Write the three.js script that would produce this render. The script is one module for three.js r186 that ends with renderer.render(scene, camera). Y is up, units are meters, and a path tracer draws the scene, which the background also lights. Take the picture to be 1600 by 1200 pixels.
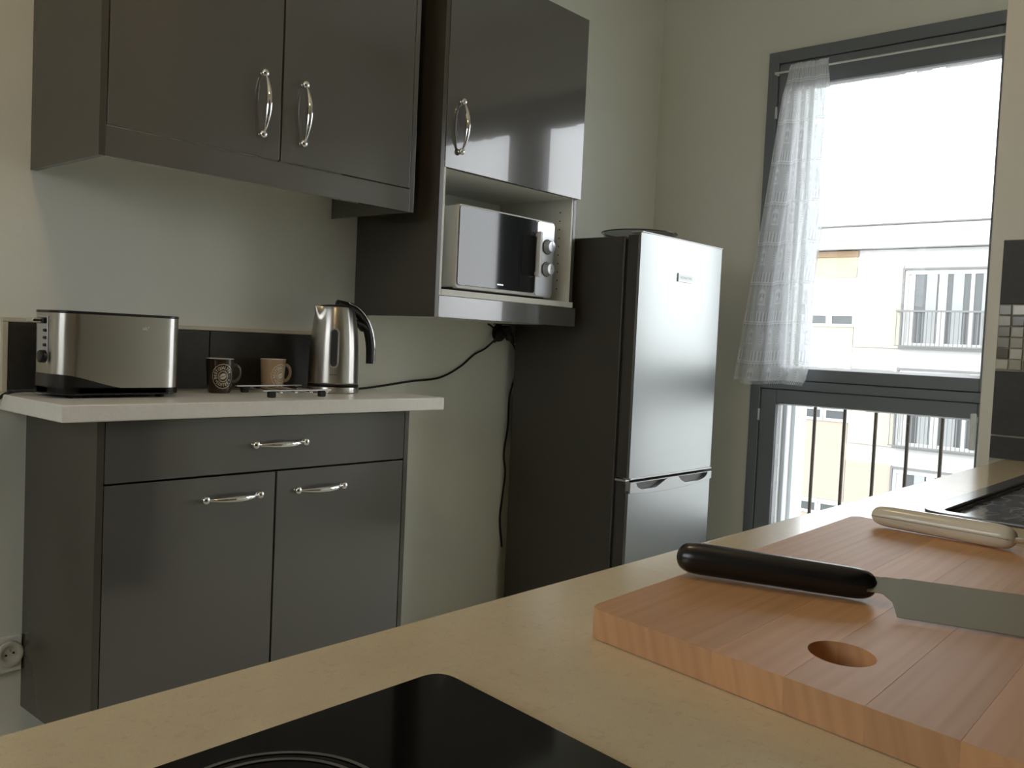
import * as THREE from 'three';
import { RoundedBoxGeometry } from 'three/addons/geometries/RoundedBoxGeometry.js';
import { mergeGeometries } from 'three/addons/utils/BufferGeometryUtils.js';
import { RectAreaLightUniformsLib } from 'three/addons/lights/RectAreaLightUniformsLib.js';

// ---------------------------------------------------------------- camera, sky, exposure
const scene = new THREE.Scene();
const camera = new THREE.PerspectiveCamera(45.83, 1600 / 1200, 0.05, 200);
camera.rotation.order = 'YXZ';
camera.position.set(-0.9984, 1.0646, 2.6224);
camera.rotation.set(-0.045, -0.8507, 0.0457);
scene.add(camera);

const renderer = new THREE.WebGLRenderer({ antialias: true });
renderer.toneMapping = THREE.LinearToneMapping;
renderer.toneMappingExposure = 1.4;
renderer.shadowMap.enabled = true;
RectAreaLightUniformsLib.init();

const SKY = 3.9;
{ // bright overcast sky, a little bluer towards the zenith
  const w = 64, h = 64, data = new Float32Array(w * h * 4);
  for (let j = 0; j < h; j++) for (let i = 0; i < w; i++) {
    const e = Math.max(0, ((j + 0.5) / h - 0.5) * 2);
    const k = 4 * (j * w + i), g = j < h / 2 ? 0.45 : 1 - 0.12 * e;
    data[k] = g * (0.97 - 0.12 * e); data[k + 1] = g * (1.0 - 0.05 * e); data[k + 2] = g * (1.02 + 0.04 * e); data[k + 3] = 1;
  }
  const t = new THREE.DataTexture(data, w, h, THREE.RGBAFormat, THREE.FloatType);
  t.mapping = THREE.EquirectangularReflectionMapping; t.magFilter = THREE.LinearFilter; t.needsUpdate = true;
  scene.background = t; scene.backgroundIntensity = SKY;
}
const LAMP_POWER = 0.42, LAMP = [-0.25, 2.5, 1.5];

// ---------------------------------------------------------------- helpers
let seed = 7;
const rnd = () => { seed = (seed * 16807) % 2147483647; return seed / 2147483647; };
const V3 = (a) => new THREE.Vector3(...a);
const used = new Map(), origin = new WeakMap();
origin.set(scene, [0, 0, 0]);
function numbered(n) { const k = used.get(n) ?? 0; used.set(n, k + 1); return k ? n + '_' + String(k).padStart(3, '0') : n; }
const joined = (g) => { if (!Array.isArray(g)) return g; const l = g.map((q) => { const r = q.index ? q.toNonIndexed() : q; for (const k of Object.keys(r.attributes)) if (!['position', 'normal', 'uv'].includes(k)) r.deleteAttribute(k); return r; }); return mergeGeometries(l); };
// geometry in world coordinates -> one named mesh under parent
function obj(name, geos, mat, parent = scene, at) {
  const g = joined(geos), o = origin.get(parent) ?? [0, 0, 0];
  const m = new THREE.Mesh(g, mat); m.name = parent === scene ? numbered(name) : name;
  if (parent !== scene) { // parts may repeat a name: number them within their parent
    const n = parent.children.filter((c) => c.name === name || c.name.startsWith(name + '_0')).length; if (n) m.name = name + '_' + String(n).padStart(3, '0');
  }
  if (at) m.position.set(at[0] - o[0], at[1] - o[1], at[2] - o[2]); else if (o[0] || o[1] || o[2]) { m.geometry = g.clone(); m.geometry.translate(-o[0], -o[1], -o[2]); }
  m.castShadow = m.receiveShadow = true; parent.add(m); origin.set(m, at ? at : o); return m;
}
function thing(name, label, category, pos, group) {
  const o = new THREE.Group(); o.name = numbered(name); o.position.set(...pos); scene.add(o); origin.set(o, pos);
  o.userData = { label, category }; if (group) o.userData.group = group; return o;
}
function tag(o, label, category, group) { Object.assign(o.userData, { label, category }); if (group) o.userData.group = group; return o; }
function struct(name, geos, mat, parent) { const m = obj(name, geos, mat, parent ?? scene); if (!parent) m.userData.kind = 'structure'; return m; }
// axis aligned box from min/max corners, rounded by r, uv in metres
function box(x0, x1, y0, y1, z0, z1, r = 0.0015) {
  const w = x1 - x0, h = y1 - y0, d = z1 - z0;
  r = Math.min(r, w * 0.45, h * 0.45, d * 0.45);
  const g = r > 0 ? new RoundedBoxGeometry(w, h, d, 2, r) : new THREE.BoxGeometry(w, h, d);
  g.translate((x0 + x1) / 2, (y0 + y1) / 2, (z0 + z1) / 2); return boxUV(g);
}
function boxUV(g) {
  const p = g.attributes.position, n = g.attributes.normal, uv = new Float32Array(p.count * 2);
  for (let i = 0; i < p.count; i++) {
    const a = Math.abs(n.getX(i)), b = Math.abs(n.getY(i)), c = Math.abs(n.getZ(i)), x = p.getX(i), y = p.getY(i), z = p.getZ(i);
    if (a >= b && a >= c) { uv[2 * i] = z; uv[2 * i + 1] = y; } else if (b >= c) { uv[2 * i] = x; uv[2 * i + 1] = z; } else { uv[2 * i] = x; uv[2 * i + 1] = y; }
  }
  g.setAttribute('uv', new THREE.BufferAttribute(uv, 2)); return g;
}
const cyl = (r0, r1, h, seg = 24) => new THREE.CylinderGeometry(r0, r1, h, seg);
const lathe = (pts, seg = 48) => new THREE.LatheGeometry(pts.map((p) => new THREE.Vector2(...p)), seg);
function tube(pts, r, seg = 60, rad = 8) { return new THREE.TubeGeometry(new THREE.CatmullRomCurve3(pts.map(V3)), seg, r, rad, false); }
// sweep of an ellipse whose two radii follow functions of t
function sweep(curve, n, ra, rb, rad = 14, caps = true) {
  const fr = curve.computeFrenetFrames(n, false), pos = [], idx = [], uv = [];
  for (let i = 0; i <= n; i++) {
    const t = caps ? i / n : 0.5 - 0.5 * Math.cos(Math.PI * i / n), c = curve.getPointAt(t), N = fr.normals[i], B = fr.binormals[i];
    for (let j = 0; j <= rad; j++) { const a = (j / rad) * 2 * Math.PI, u = Math.cos(a) * ra(t), v = Math.sin(a) * rb(t); pos.push(c.x + N.x * u + B.x * v, c.y + N.y * u + B.y * v, c.z + N.z * u + B.z * v); uv.push(t, j / rad); }
  }
  for (let i = 0; i < n; i++) for (let j = 0; j < rad; j++) { const a = i * (rad + 1) + j, b = a + rad + 1; idx.push(a, a + 1, b, b, a + 1, b + 1); }
  if (caps) for (const i of [0, n]) { const c = curve.getPointAt(i / n), k = pos.length / 3; pos.push(c.x, c.y, c.z); uv.push(0, 0); for (let j = 0; j < rad; j++) { const a = i * (rad + 1) + j; if (i) idx.push(a, a + 1, k); else idx.push(a + 1, a, k); } }
  const g = new THREE.BufferGeometry(); g.setAttribute('position', new THREE.Float32BufferAttribute(pos, 3)); g.setAttribute('uv', new THREE.Float32BufferAttribute(uv, 2)); g.setIndex(idx); g.computeVertexNormals(); return g;
}
function extrude(shape, depth, bevel = 0, curveSegments = 16) {
  return new THREE.ExtrudeGeometry(shape, { depth, bevelEnabled: bevel > 0, bevelThickness: bevel, bevelSize: bevel, bevelOffset: -bevel, bevelSegments: 3, curveSegments });
}
function roundRect(x0, y0, x1, y1, r) {
  const s = new THREE.Shape(); s.moveTo(x0 + r, y0); s.lineTo(x1 - r, y0); s.absarc(x1 - r, y0 + r, r, -Math.PI / 2, 0); s.lineTo(x1, y1 - r); s.absarc(x1 - r, y1 - r, r, 0, Math.PI / 2);
  s.lineTo(x0 + r, y1); s.absarc(x0 + r, y1 - r, r, Math.PI / 2, Math.PI); s.lineTo(x0, y0 + r); s.absarc(x0 + r, y0 + r, r, Math.PI, 1.5 * Math.PI); return s;
}
// horizontal plate: outline in (x, z), from y0 up to y0 + h
function plate(shapeXZ, y0, h, bevel) { const g = extrude(shapeXZ, h - 2 * (bevel || 0), bevel); g.rotateX(Math.PI / 2); g.translate(0, y0 + h - (bevel || 0), 0); return boxUV(g); }

// ---------------------------------------------------------------- procedural textures
function noiseGrid(n) { const a = new Float32Array(n * n); for (let i = 0; i < n * n; i++) a[i] = rnd(); return a; }
const NG = noiseGrid(64);
function vnoise(x, y, period) { // tiling value noise
  const xi = Math.floor(x), yi = Math.floor(y), fx = x - xi, fy = y - yi, sx = fx * fx * (3 - 2 * fx), sy = fy * fy * (3 - 2 * fy);
  const q = (i, j) => NG[((((j % period) + period) % period) % 64) * 64 + ((((i % period) + period) % period) % 64)];
  return (q(xi, yi) * (1 - sx) + q(xi + 1, yi) * sx) * (1 - sy) + (q(xi, yi + 1) * (1 - sx) + q(xi + 1, yi + 1) * sx) * sy;
}
function dataTex(w, h, f, srgb, rx = 1, ry = 1) {
  const d = new Uint8Array(w * h * 4);
  for (let j = 0; j < h; j++) for (let i = 0; i < w; i++) { const c = f(i / w, j / h), k = 4 * (j * w + i); for (let m = 0; m < 3; m++) d[k + m] = Math.max(0, Math.min(255, Math.round((Array.isArray(c) ? c[m] : c) * 255))); d[k + 3] = 255; }
  const t = new THREE.DataTexture(d, w, h); t.wrapS = t.wrapT = THREE.RepeatWrapping; t.magFilter = THREE.LinearFilter; t.minFilter = THREE.LinearMipmapLinearFilter; t.generateMipmaps = true;
  if (srgb) t.colorSpace = THREE.SRGBColorSpace; t.repeat.set(rx, ry); t.needsUpdate = true; return t;
}
function canvasTex(w, h, draw, srgb = true) {
  const c = document.createElement('canvas'); c.width = w; c.height = h; draw(c.getContext('2d'), w, h);
  const t = new THREE.CanvasTexture(c); if (srgb) t.colorSpace = THREE.SRGBColorSpace; t.magFilter = THREE.LinearFilter; return t;
}
const mix = (a, b, t) => a.map((v, i) => v + (b[i] - v) * t);
function speckle(base, dark, light, amt) {
  return dataTex(1024, 1024, (u, v) => {
    const n = vnoise(u * 8, v * 8, 8) * 0.5 + vnoise(u * 32, v * 32, 32) * 0.5; let c = mix(base, dark, 0.08 * n);
    const q = rnd(), f = vnoise(u * 64, v * 64, 64); if (f > 0.84 && q > 0.5) c = mix(c, dark, amt * 0.3); else if (q > 0.985) c = mix(c, dark, amt); else if (q < 0.03) c = mix(c, light, amt);
    return c;
  }, true, 4, 4);
}
const T = {
  counter: speckle([0.91, 0.845, 0.705], [0.55, 0.47, 0.36], [0.9, 0.87, 0.8], 0.45),
  worktop: speckle([0.94, 0.93, 0.90], [0.6, 0.57, 0.5], [0.92, 0.91, 0.88], 0.4),
  wallBump: dataTex(512, 512, (u, v) => 0.5 * vnoise(u * 30, v * 30, 30) + 0.3 * vnoise(u * 60, v * 60, 60) + 0.2 * vnoise(u * 8, v * 8, 8), false, 2, 2),
  wall: dataTex(256, 256, (u, v) => { const n = vnoise(u * 4, v * 4, 4) * 0.6 + vnoise(u * 16, v * 16, 16) * 0.4; return [0.91 - 0.02 * n, 0.91 - 0.02 * n, 0.865 - 0.025 * n]; }, true, 0.5, 0.5),
  tile: dataTex(256, 256, (u, v) => { const n = vnoise(u * 40, v * 40, 40) * 0.5 + vnoise(u * 12, v * 12, 12) * 0.5; return [0.165 + 0.05 * n, 0.157 + 0.05 * n, 0.143 + 0.05 * n]; }, true, 4, 4),
  brushed: dataTex(256, 512, (u, v) => 0.42 + 0.3 * vnoise(u * 2, v * 60, 60) + 0.12 * vnoise(u * 8, v * 60 + 7, 60), false, 1, 4),
  marble: dataTex(512, 512, (u, v) => { const w = vnoise(u * 8, v * 8, 8), n = Math.abs(vnoise(u * 12 + 2 * w, v * 24 + w, 24) - 0.5) * 2; const k = Math.pow(1 - n, 6); return mix([0.46, 0.49, 0.54], [0.80, 0.84, 0.90], 0.85 * k); }, true, 3, 3),
  floor: dataTex(256, 256, (u, v) => { const n = vnoise(u * 10, v * 10, 10); return [0.84 - 0.05 * n, 0.82 - 0.05 * n, 0.75 - 0.05 * n]; }, true, 1, 1),
};
function woodTex(k) {
  const tone = 0.92 + 0.09 * rnd(), o = rnd() * 30, cz = 0.2 + 0.6 * rnd();
  return dataTex(256, 256, (u, v) => { // grain runs along u
    const w = vnoise(u * 2 + o, v * 6 + o, 64), ring = 0.5 + 0.5 * Math.sin((v - cz) * 90 + 7 * w), fine = 0.6 * vnoise(u * 4 + o, v * 64 + o, 64) + 0.4 * vnoise(u * 9, v * 30 + o, 64);
    const c = mix([0.90, 0.70, 0.50], [0.79, 0.57, 0.38], 0.2 * ring * ring + 0.45 * fine); return c.map((q) => q * tone);
  }, true, 2, 6);
}
// ---------------------------------------------------------------- materials
const std = (o) => new THREE.MeshStandardMaterial(o), phys = (o) => new THREE.MeshPhysicalMaterial(o);
const lin = (r, g, b) => new THREE.Color().setRGB(r, g, b);
const M = {
  wall: std({ map: T.wall, bumpMap: T.wallBump, bumpScale: 0.0006, roughness: 0.55 }),
  ceiling: std({ color: lin(0.84, 0.83, 0.79), roughness: 0.9 }),
  floor: std({ map: T.floor, roughness: 0.45 }),
  gloss: phys({ color: lin(0.105, 0.100, 0.092), roughness: 0.12, clearcoat: 1, clearcoatRoughness: 0.025 }),
  carcass: phys({ color: lin(0.075, 0.069, 0.056), roughness: 0.2 }),
  dark: std({ color: lin(0.012, 0.012, 0.012), roughness: 0.6 }),
  black: phys({ color: lin(0.010, 0.010, 0.010), roughness: 0.28 }),
  rubber: std({ color: lin(0.015, 0.015, 0.015), roughness: 0.7 }),
  melamine: std({ color: lin(0.78, 0.78, 0.72), roughness: 0.45 }),
  chrome: std({ color: lin(0.82, 0.82, 0.82), metalness: 1, roughness: 0.06 }),
  steel: phys({ color: lin(0.56, 0.54, 0.50), metalness: 1, roughness: 0.3, anisotropy: 0.75, anisotropyRotation: Math.PI / 2 }),
  fridgeSteel: std({ color: lin(0.33, 0.345, 0.34), metalness: 1, roughness: 0.36, bumpMap: T.brushed, bumpScale: 0.00002 }),
  fridgeSide: std({ color: lin(0.075, 0.068, 0.058), roughness: 0.4, metalness: 0.3 }),
  plasticGrey: std({ color: lin(0.42, 0.43, 0.43), roughness: 0.35, metalness: 0.5 }),
  counter: phys({ map: T.counter, roughness: 0.16 }),
  worktop: phys({ map: T.worktop, roughness: 0.3 }),
  tile: phys({ map: T.tile, roughness: 0.5 }),
  grout: std({ color: lin(0.45, 0.43, 0.36), roughness: 0.9 }),
  edging: std({ color: lin(0.62, 0.57, 0.45), roughness: 0.6 }),
  frame: phys({ color: lin(0.17, 0.185, 0.205), roughness: 0.45 }),
  frameLight: std({ color: lin(0.55, 0.57, 0.58), roughness: 0.5 }),
  foil: phys({ color: lin(0.8, 0.8, 0.8), roughness: 0.9, transmission: 0.4, thickness: 0, side: THREE.DoubleSide }),
  glass: phys({ color: lin(1, 1, 1), roughness: 0, transmission: 1, thickness: 0, ior: 1.45 }),
  hobGlass: phys({ color: lin(0.006, 0.006, 0.006), roughness: 0.07, ior: 1.5 }),
  print: std({ color: lin(0.10, 0.105, 0.10), roughness: 0.5 }),
  blackMirror: phys({ color: lin(0.014, 0.016, 0.017), roughness: 0.05, ior: 1.62 }),
  silver: std({ color: lin(0.62, 0.64, 0.66), metalness: 0.75, roughness: 0.3 }),
  whitePaint: std({ color: lin(0.75, 0.75, 0.72), roughness: 0.4 }),
  sink: phys({ map: T.marble, roughness: 0.12 }),
  sinkRim: phys({ color: lin(0.10, 0.105, 0.11), roughness: 0.15 }),
  knifeBlack: phys({ color: lin(0.010, 0.009, 0.008), roughness: 0.24 }),
  knifeWhite: phys({ color: lin(0.78, 0.73, 0.58), roughness: 0.18 }),
  blade: std({ color: lin(0.46, 0.47, 0.46), metalness: 1, roughness: 0.32 }),
  bowlGlass: phys({ color: lin(0.66, 0.67, 0.70), roughness: 0.02, transmission: 1, thickness: 0, ior: 1.5 }),
  facade: std({ color: lin(0.46, 0.46, 0.445), roughness: 0.9 }),
  facadeCream: std({ color: lin(0.40, 0.375, 0.295), roughness: 0.9 }),
  facadeYellow: std({ color: lin(0.40, 0.36, 0.25), roughness: 0.9 }),
  facadePeach: std({ color: lin(0.355, 0.305, 0.245), roughness: 0.9 }),
  brownBand: std({ color: lin(0.25, 0.17, 0.10), roughness: 0.8 }),
  farPane: phys({ color: lin(0.07, 0.077, 0.078), roughness: 0.1 }),
  farCurtain: std({ color: lin(0.30, 0.31, 0.305), roughness: 0.9 }),
  railing: std({ color: lin(0.09, 0.075, 0.06), roughness: 0.5, metalness: 0.4 }),
  farRail: std({ color: lin(0.15, 0.15, 0.145), roughness: 0.6 }),
  ground: std({ color: lin(0.30, 0.30, 0.28), roughness: 0.9 }),
};

// ---------------------------------------------------------------- room shell
const X0 = -2.4, XW = 3.05, ZF = 2.82, H = 2.9, FY = -0.12;
struct('floor', box(X0 - 0.15, XW + 0.3, FY - 0.15, FY, -0.15, ZF + 0.15, 0), M.floor);
struct('ceiling', box(X0 - 0.15, XW + 0.3, H, H + 0.15, -0.15, ZF + 0.15, 0), M.ceiling);
const wallBack = struct('wall_back', box(X0 - 0.15, XW, FY, H, -0.15, 0, 0), M.wall);
struct('wall_left', [box(X0 - 0.15, X0, FY, H, 0, 0.6, 0), box(X0 - 0.15, X0, FY, H, 2.0, ZF, 0), box(X0 - 0.15, X0, FY, 1.2, 0.6, 2.0, 0), box(X0 - 0.15, X0, 2.3, H, 0.6, 2.0, 0)], M.wall);
{ // the room's other window, on the left
  const w = new THREE.Group(); w.name = 'window_3'; w.userData.kind = 'structure'; scene.add(w); origin.set(w, [0, 0, 0]);
  const a = X0 - 0.08, b = X0 - 0.02; obj('frame', [box(a, b, 1.2, 1.27, 0.6, 2.0), box(a, b, 2.23, 2.3, 0.6, 2.0), box(a, b, 1.27, 2.23, 0.6, 0.67), box(a, b, 1.27, 2.23, 1.93, 2.0), box(a, b, 1.27, 2.23, 1.26, 1.34)], M.frame, w);
  for (const [p, q] of [[0.67, 1.26], [1.34, 1.93]]) obj('pane', box(a + 0.02, a + 0.024, 1.27, 2.23, p, q, 0), M.glass, w);
}
struct('wall_front', box(X0 - 0.15, XW, FY, H, ZF, ZF + 0.15, 0), M.wall);
// window wall: the opening runs from z 0.607 to 2.76, y 0.1 to 2.485
const WZ0 = 0.607, WZ1 = 2.74, WY0 = 0.08, WY1 = 2.485;
struct('wall_right', [
  box(XW, XW + 0.3, FY, H, -0.15, WZ0 + 0.05, 0), box(XW, XW + 0.3, FY, H, WZ1, ZF + 0.15, 0),
  box(XW, XW + 0.3, WY1 - 0.02, H, WZ0 + 0.05, WZ1, 0), box(XW, XW + 0.3, FY, WY0 + 0.02, WZ0 + 0.05, WZ1, 0),
], M.wall);
struct('trim_5', box(X0, -0.0158, 0.107, 0.204, 0, 0.014, 0.002), M.wall);

// black splash tiles behind the small worktop, with pale edging
for (const [a, b] of [[-0.0655, 0.5225], [0.5255, 0.985]]) struct('tile', box(a, b, 0.878, 1.0595, 0, 0.012, 0.001), M.tile, wallBack);
struct('trim_1', [box(-0.081, 0.985, 1.0605, 1.0725, 0, 0.014, 0.002)], M.edging);
struct('trim_2', [box(-0.081, -0.0665, 0.8735, 1.0603, 0, 0.014, 0.002)], M.edging);

// end wall of the near counter, tiled
const PX = 1.07;
const wallEnd = struct('wall_partition', box(PX, PX + 0.12, FY, H, 2.107, ZF, 0.006), M.wall);
{
  const g0 = 2.134, gx = PX - 0.004;
  struct('grout', box(gx + 0.001, PX, 0.6, 1.3215, g0 - 0.001, ZF, 0), M.grout, wallEnd);
  for (const [y0, y1] of [[0.874, 0.9185], [0.9225, 1.053], [1.1905, 1.320]]) for (let k = 0; k < 3; k++) { const a = g0 + k * 0.25, b = Math.min(a + 0.247, ZF); struct('tile', box(gx - 0.003, PX, y0, y1, a, b, 0.001), M.tile, wallEnd); }
  const tones = [[0.62, 0.62, 0.54], [0.22, 0.21, 0.17], [0.30, 0.31, 0.26], [0.42, 0.42, 0.35], [0.13, 0.12, 0.095]].map((c) => phys({ color: lin(...c), roughness: 0.12 }));
  const pat = ['2013', '3402', '1324', '2304', '4031', '0312', '3120'];
  const rest = [];
  for (let r = 0; r < 6; r++) for (let c = 0; c < 27; c++) {
    const a = g0 + c * 0.0248, y = 1.0555 + r * 0.0223; if (a + 0.022 > ZF) continue;
    const g = box(gx - 0.003, PX, y + 0.001, y + 0.0213, a, a + 0.0226, 0.0015);
    if (c < 8) struct('mosaic_tile', g, tones[+pat[(5 - r) % 6][c % 4] ^ 0], wallEnd); else rest.push(g);
  }
  struct('mosaic_rest', rest, tones[2], wallEnd).userData.kind = 'stuff';
}

// ---------------------------------------------------------------- windows
function windowUnit(n, z0, z1, leftEdge) { // frame z0..z1, outer strip 50 mm, sash 75 mm
  const w = new THREE.Group(); w.name = 'window_' + n; w.userData.kind = 'structure'; scene.add(w); origin.set(w, [0, 0, 0]);
  const xa = XW - 0.014, xb = XW + 0.06, f = 0.05, s = 0.078, GY1 = 2.313, GA = 1.007, GB = 0.839;
  const part = (name, g, m) => obj(name, g, m, w);
  part('frame', [box(xa, xb, WY0, WY1, z0, z0 + f, 0.003), box(xa, xb, WY0, WY1, z1 - f, z1, 0.003), box(xa, xb, WY1 - 0.055, WY1, z0 + f, z1 - f, 0.003),
    box(xa, xb, WY0, WY0 + 0.05, z0 + f, z1 - f, 0.003), box(xa, xb, 0.907, 0.948, z0 + f, z1 - f, 0.003), box(xb - 0.003, xb + 0.01, 0.89, 0.965, z0 + f, z1 - f, 0), box(xb - 0.003, xb + 0.01, WY1 - 0.07, WY1, z0 + f, z1 - f, 0), box(xb - 0.003, xb + 0.01, WY0, WY1, z0 + f - 0.01, z0 + f + 0.015, 0), box(xb - 0.003, xb + 0.01, WY0, WY1, z1 - f - 0.015, z1 - f + 0.01, 0)], M.frame);
  const a = z0 + f + 0.003, b = z1 - f - 0.003, x1 = xa + 0.006, x2 = xb - 0.004;
  const sash = (y0, y1, ga, gb) => [box(x1, x2, y0, y1, a, a + s, 0.004), box(x1, x2, y0, y1, b - s, b, 0.004), box(x1, x2, y0, ga, a + s, b - s, 0.004), box(x1, x2, gb, y1, a + s, b - s, 0.004)];
  part('upper_sash', sash(0.951, WY1 - 0.058, GA, GY1), M.frame);
  part('lower_sash', sash(WY0 + 0.053, 0.904, 0.25, GB), M.frame);
  part('upper_pane', box(XW + 0.02, XW + 0.024, GA - 0.01, GY1 + 0.01, a + s - 0.01, b - s + 0.01, 0), M.glass);
  part('lower_pane', box(XW + 0.02, XW + 0.024, 0.24, GB + 0.01, a + s - 0.01, b - s + 0.01, 0), M.glass);
  // glazing bead with torn white film along the pane's edge
  const bead = [], quad = (y0, y1, c, d) => { const q = new THREE.PlaneGeometry(d - c, y1 - y0); q.rotateY(-Math.PI / 2); q.translate(XW + 0.013, (y0 + y1) / 2, (c + d) / 2); return q; };
  for (const [y, h, sgn] of [[GY1, 0.016, -1], [GA, 0.012, 1], [GB, 0.006, -1]]) for (let z = a + s; z < b - s - 0.001;) { const e = Math.min(z + 0.02 + 0.05 * rnd(), b - s), hh = h * (0.7 + 0.6 * rnd()); bead.push(sgn < 0 ? quad(y - hh, y + 0.001, z, e) : quad(y - 0.001, y + hh, z, e)); z = e; }
  for (let y = 0.25; y < GB;) { const e = Math.min(y + 0.03 + 0.06 * rnd(), GB), ww = 0.011 * (0.75 + 0.5 * rnd()); bead.push(quad(y, e, a + s - 0.001, a + s + ww)); y = e; }
  part('glazing_film', bead, M.foil);
  for (const y of [0.78, 2.2]) { const h = cyl(0.006, 0.006, 0.055, 12); h.translate(xa - 0.003, y, z0 + f + 0.001); part('hinge', h, M.frameLight); }
  return w;
}
{ const w1 = windowUnit(1, WZ0, 1.741); obj('handle', [box(2.992, 3.008, 0.715, 0.865, 1.596, 1.620, 0.006), box(3.004, XW - 0.004, 0.825, 0.85, 1.601, 1.615, 0.002)], M.whitePaint, w1).userData.label = 'white sash handle'; }
windowUnit(2, 1.744, WZ1);
// outside: jamb lining and shutter rail beside the pane
struct('trim_3', box(XW + 0.075, XW + 0.3, WY0, WY1 - 0.03, WZ0 + 0.05, WZ0 + 0.075, 0.002), M.whitePaint);
struct('trim_4', [box(XW + 0.3, XW + 0.437, WY0, WY1 - 0.03, WZ0 - 0.02, WZ0 + 0.094, 0.002)], std({ color: lin(0.72, 0.77, 0.80), roughness: 0.6 }));
struct('trim_6', box(XW + 0.2, XW + 0.225, WY0, WY1 - 0.03, WZ0 + 0.075, WZ0 + 0.094, 0.003), M.frameLight);
{ // railing outside the window
  const t = thing('balcony_railing', 'thin dark metal bars of the railing standing outside the tall kitchen window', 'railing', [XW + 0.25, 0.12, 1.7]);
  const n = 14; obj('top_rail', box(3.28, 3.32, 0.955, 0.985, 0.7015, 2.735, 0.004), M.railing, t); obj('bottom_rail', box(3.285, 3.315, 0.13, 0.155, 0.7015, 2.735, 0.004), M.railing, t);
  const bar = cyl(0.0085, 0.0085, 0.80, 10);
  for (let k = 0; k < n; k++) obj('baluster', bar, M.railing, t, [3.3, 0.555, 0.823 + k * 0.1462]);
  for (const z of [2.735]) obj('bracket', box(3.26, 3.34, 0.1, 1.0, z - 0.006, z + 0.006, 0.002), M.railing, t);
}

// ---------------------------------------------------------------- house across the street
struct('street', box(3.4, 60, -9.3, -9, -50, 40, 0), M.ground);
{
  const t = thing('apartment_building', 'pale cream apartment block across the street seen through the window', 'building', [24.5, -9, -5]);
  const F = 24;
  obj('wall', box(F, F + 9, -9, 4.03, -22, 8, 0), M.facade, t);
  obj('parapet', box(F - 0.25, F + 9.2, 4.05, 4.66, -22.2, 8.2, 0.02), M.facade, t);
  obj('coping', box(F - 0.3, F + 9.25, 4.66, 4.70, -22.3, 8.3, 0), M.farRail, t);
  obj('brown_band', box(F - 0.06, F + 0.1, 3.86, 4.02, -9.2, -6.87, 0), M.brownBand, t);
  obj('yellow_panel', box(F - 0.02, F + 0.1, 3.3, 3.858, -9.2, -6.9, 0), M.facadeYellow, t);
  for (let k = 0; k < 4; k++) {
    const d = -2.64 * k;
    obj('cream_panel', box(F - 0.06, F + 0.1, 1.39 + d, 3.6 + d - (k ? 0.05 : 0), -6.87, -5.64, 0.01), k === 1 ? M.facadeCream : k ? M.facadePeach : M.facadeCream, t).userData.label = 'cream wall panel';
    obj('stair_panel', box(F - 0.02, F + 0.1, -0.3 + d + 0.02, 1.95 + d, -9.2, -6.9, 0.01), k ? M.facadePeach : M.facadeCream, t);
    for (const [a, b] of [[-8.35, -7.68], [-7.51, -6.94]]) { const w = obj('small_window', [box(F - 0.05, F + 0.05, 1.93 + d, 2.01 + d, a - 0.09, b + 0.09, 0), box(F - 0.05, F + 0.05, 2.23 + d, 2.30 + d, a - 0.09, b + 0.09, 0), box(F - 0.05, F + 0.05, 2.01 + d, 2.23 + d, a - 0.09, a, 0), box(F - 0.05, F + 0.05, 2.01 + d, 2.23 + d, b, b + 0.09, 0)], M.facade, t); obj('pane', box(F - 0.03, F, 2.01 + d, 2.23 + d, a, b, 0), M.farPane, w); }
    for (const z of [-5.6, -0.6]) {
      const y0 = 1.45 + d, y1 = 3.47 + d, wz = 2.25, fr = [];
      for (const q of [0, 0.17, 0.86, 1.62, 2.17]) fr.push(box(F - 0.04, F + 0.06, y0, y1, z + q, z + q + (q === 0.86 ? 0.2 : 0.09), 0.004));
      fr.push(box(F - 0.034, F + 0.055, y1 - 0.12, y1 - 0.002, z + 0.002, z + wz - 0.002, 0.004), box(F - 0.034, F + 0.055, y0 + 0.002, y0 + 0.1, z + 0.002, z + wz - 0.002, 0.004));
      const w = obj('window', fr, M.facade, t);
      for (const [a, b] of [[0.26, 0.86], [1.06, 1.62], [1.71, 2.17]]) obj('pane', box(F - 0.01, F + 0.02, y0 + 0.1, y1 - 0.12, z + a, z + b, 0), M.farPane, w);
      obj('curtain', [0.55, 1.2, 1.9].map((q) => box(F - 0.028, F - 0.012, y0 + 0.1, y1 - 0.12, z + q, z + q + 0.26, 0.004)), M.farCurtain, w);
      obj('surround', [box(F - 0.09, F + 0.05, y0 - 0.06, y1 + 0.05, z - 0.05, z, 0), box(F - 0.09, F + 0.05, y1, y1 + 0.05, z, z + wz + 0.05, 0), box(F - 0.12, F + 0.05, y0 - 0.07, y0, z - 0.05, z + wz + 0.05, 0)], M.farRail, t);
      const r = obj('window_railing', [box(F - 0.32, F - 0.27, y0 + 0.9, y0 + 0.95, z - 0.1, z + wz + 0.1, 0), box(F - 0.31, F - 0.28, y0, y0 + 0.03, z - 0.1, z + wz + 0.1, 0), box(F - 0.3, F - 0.05, y0 + 0.9, y0 + 0.94, z - 0.1, z - 0.07, 0)], M.farRail, t);
      const bars = []; for (let q = -0.08; q < wz + 0.1; q += 0.11) bars.push(box(F - 0.305, F - 0.285, y0 + 0.03, y0 + 0.9, z + q, z + q + 0.014, 0));
      obj('bars', bars, M.farRail, r).userData.kind = 'stuff';
    }
  }
}

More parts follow.
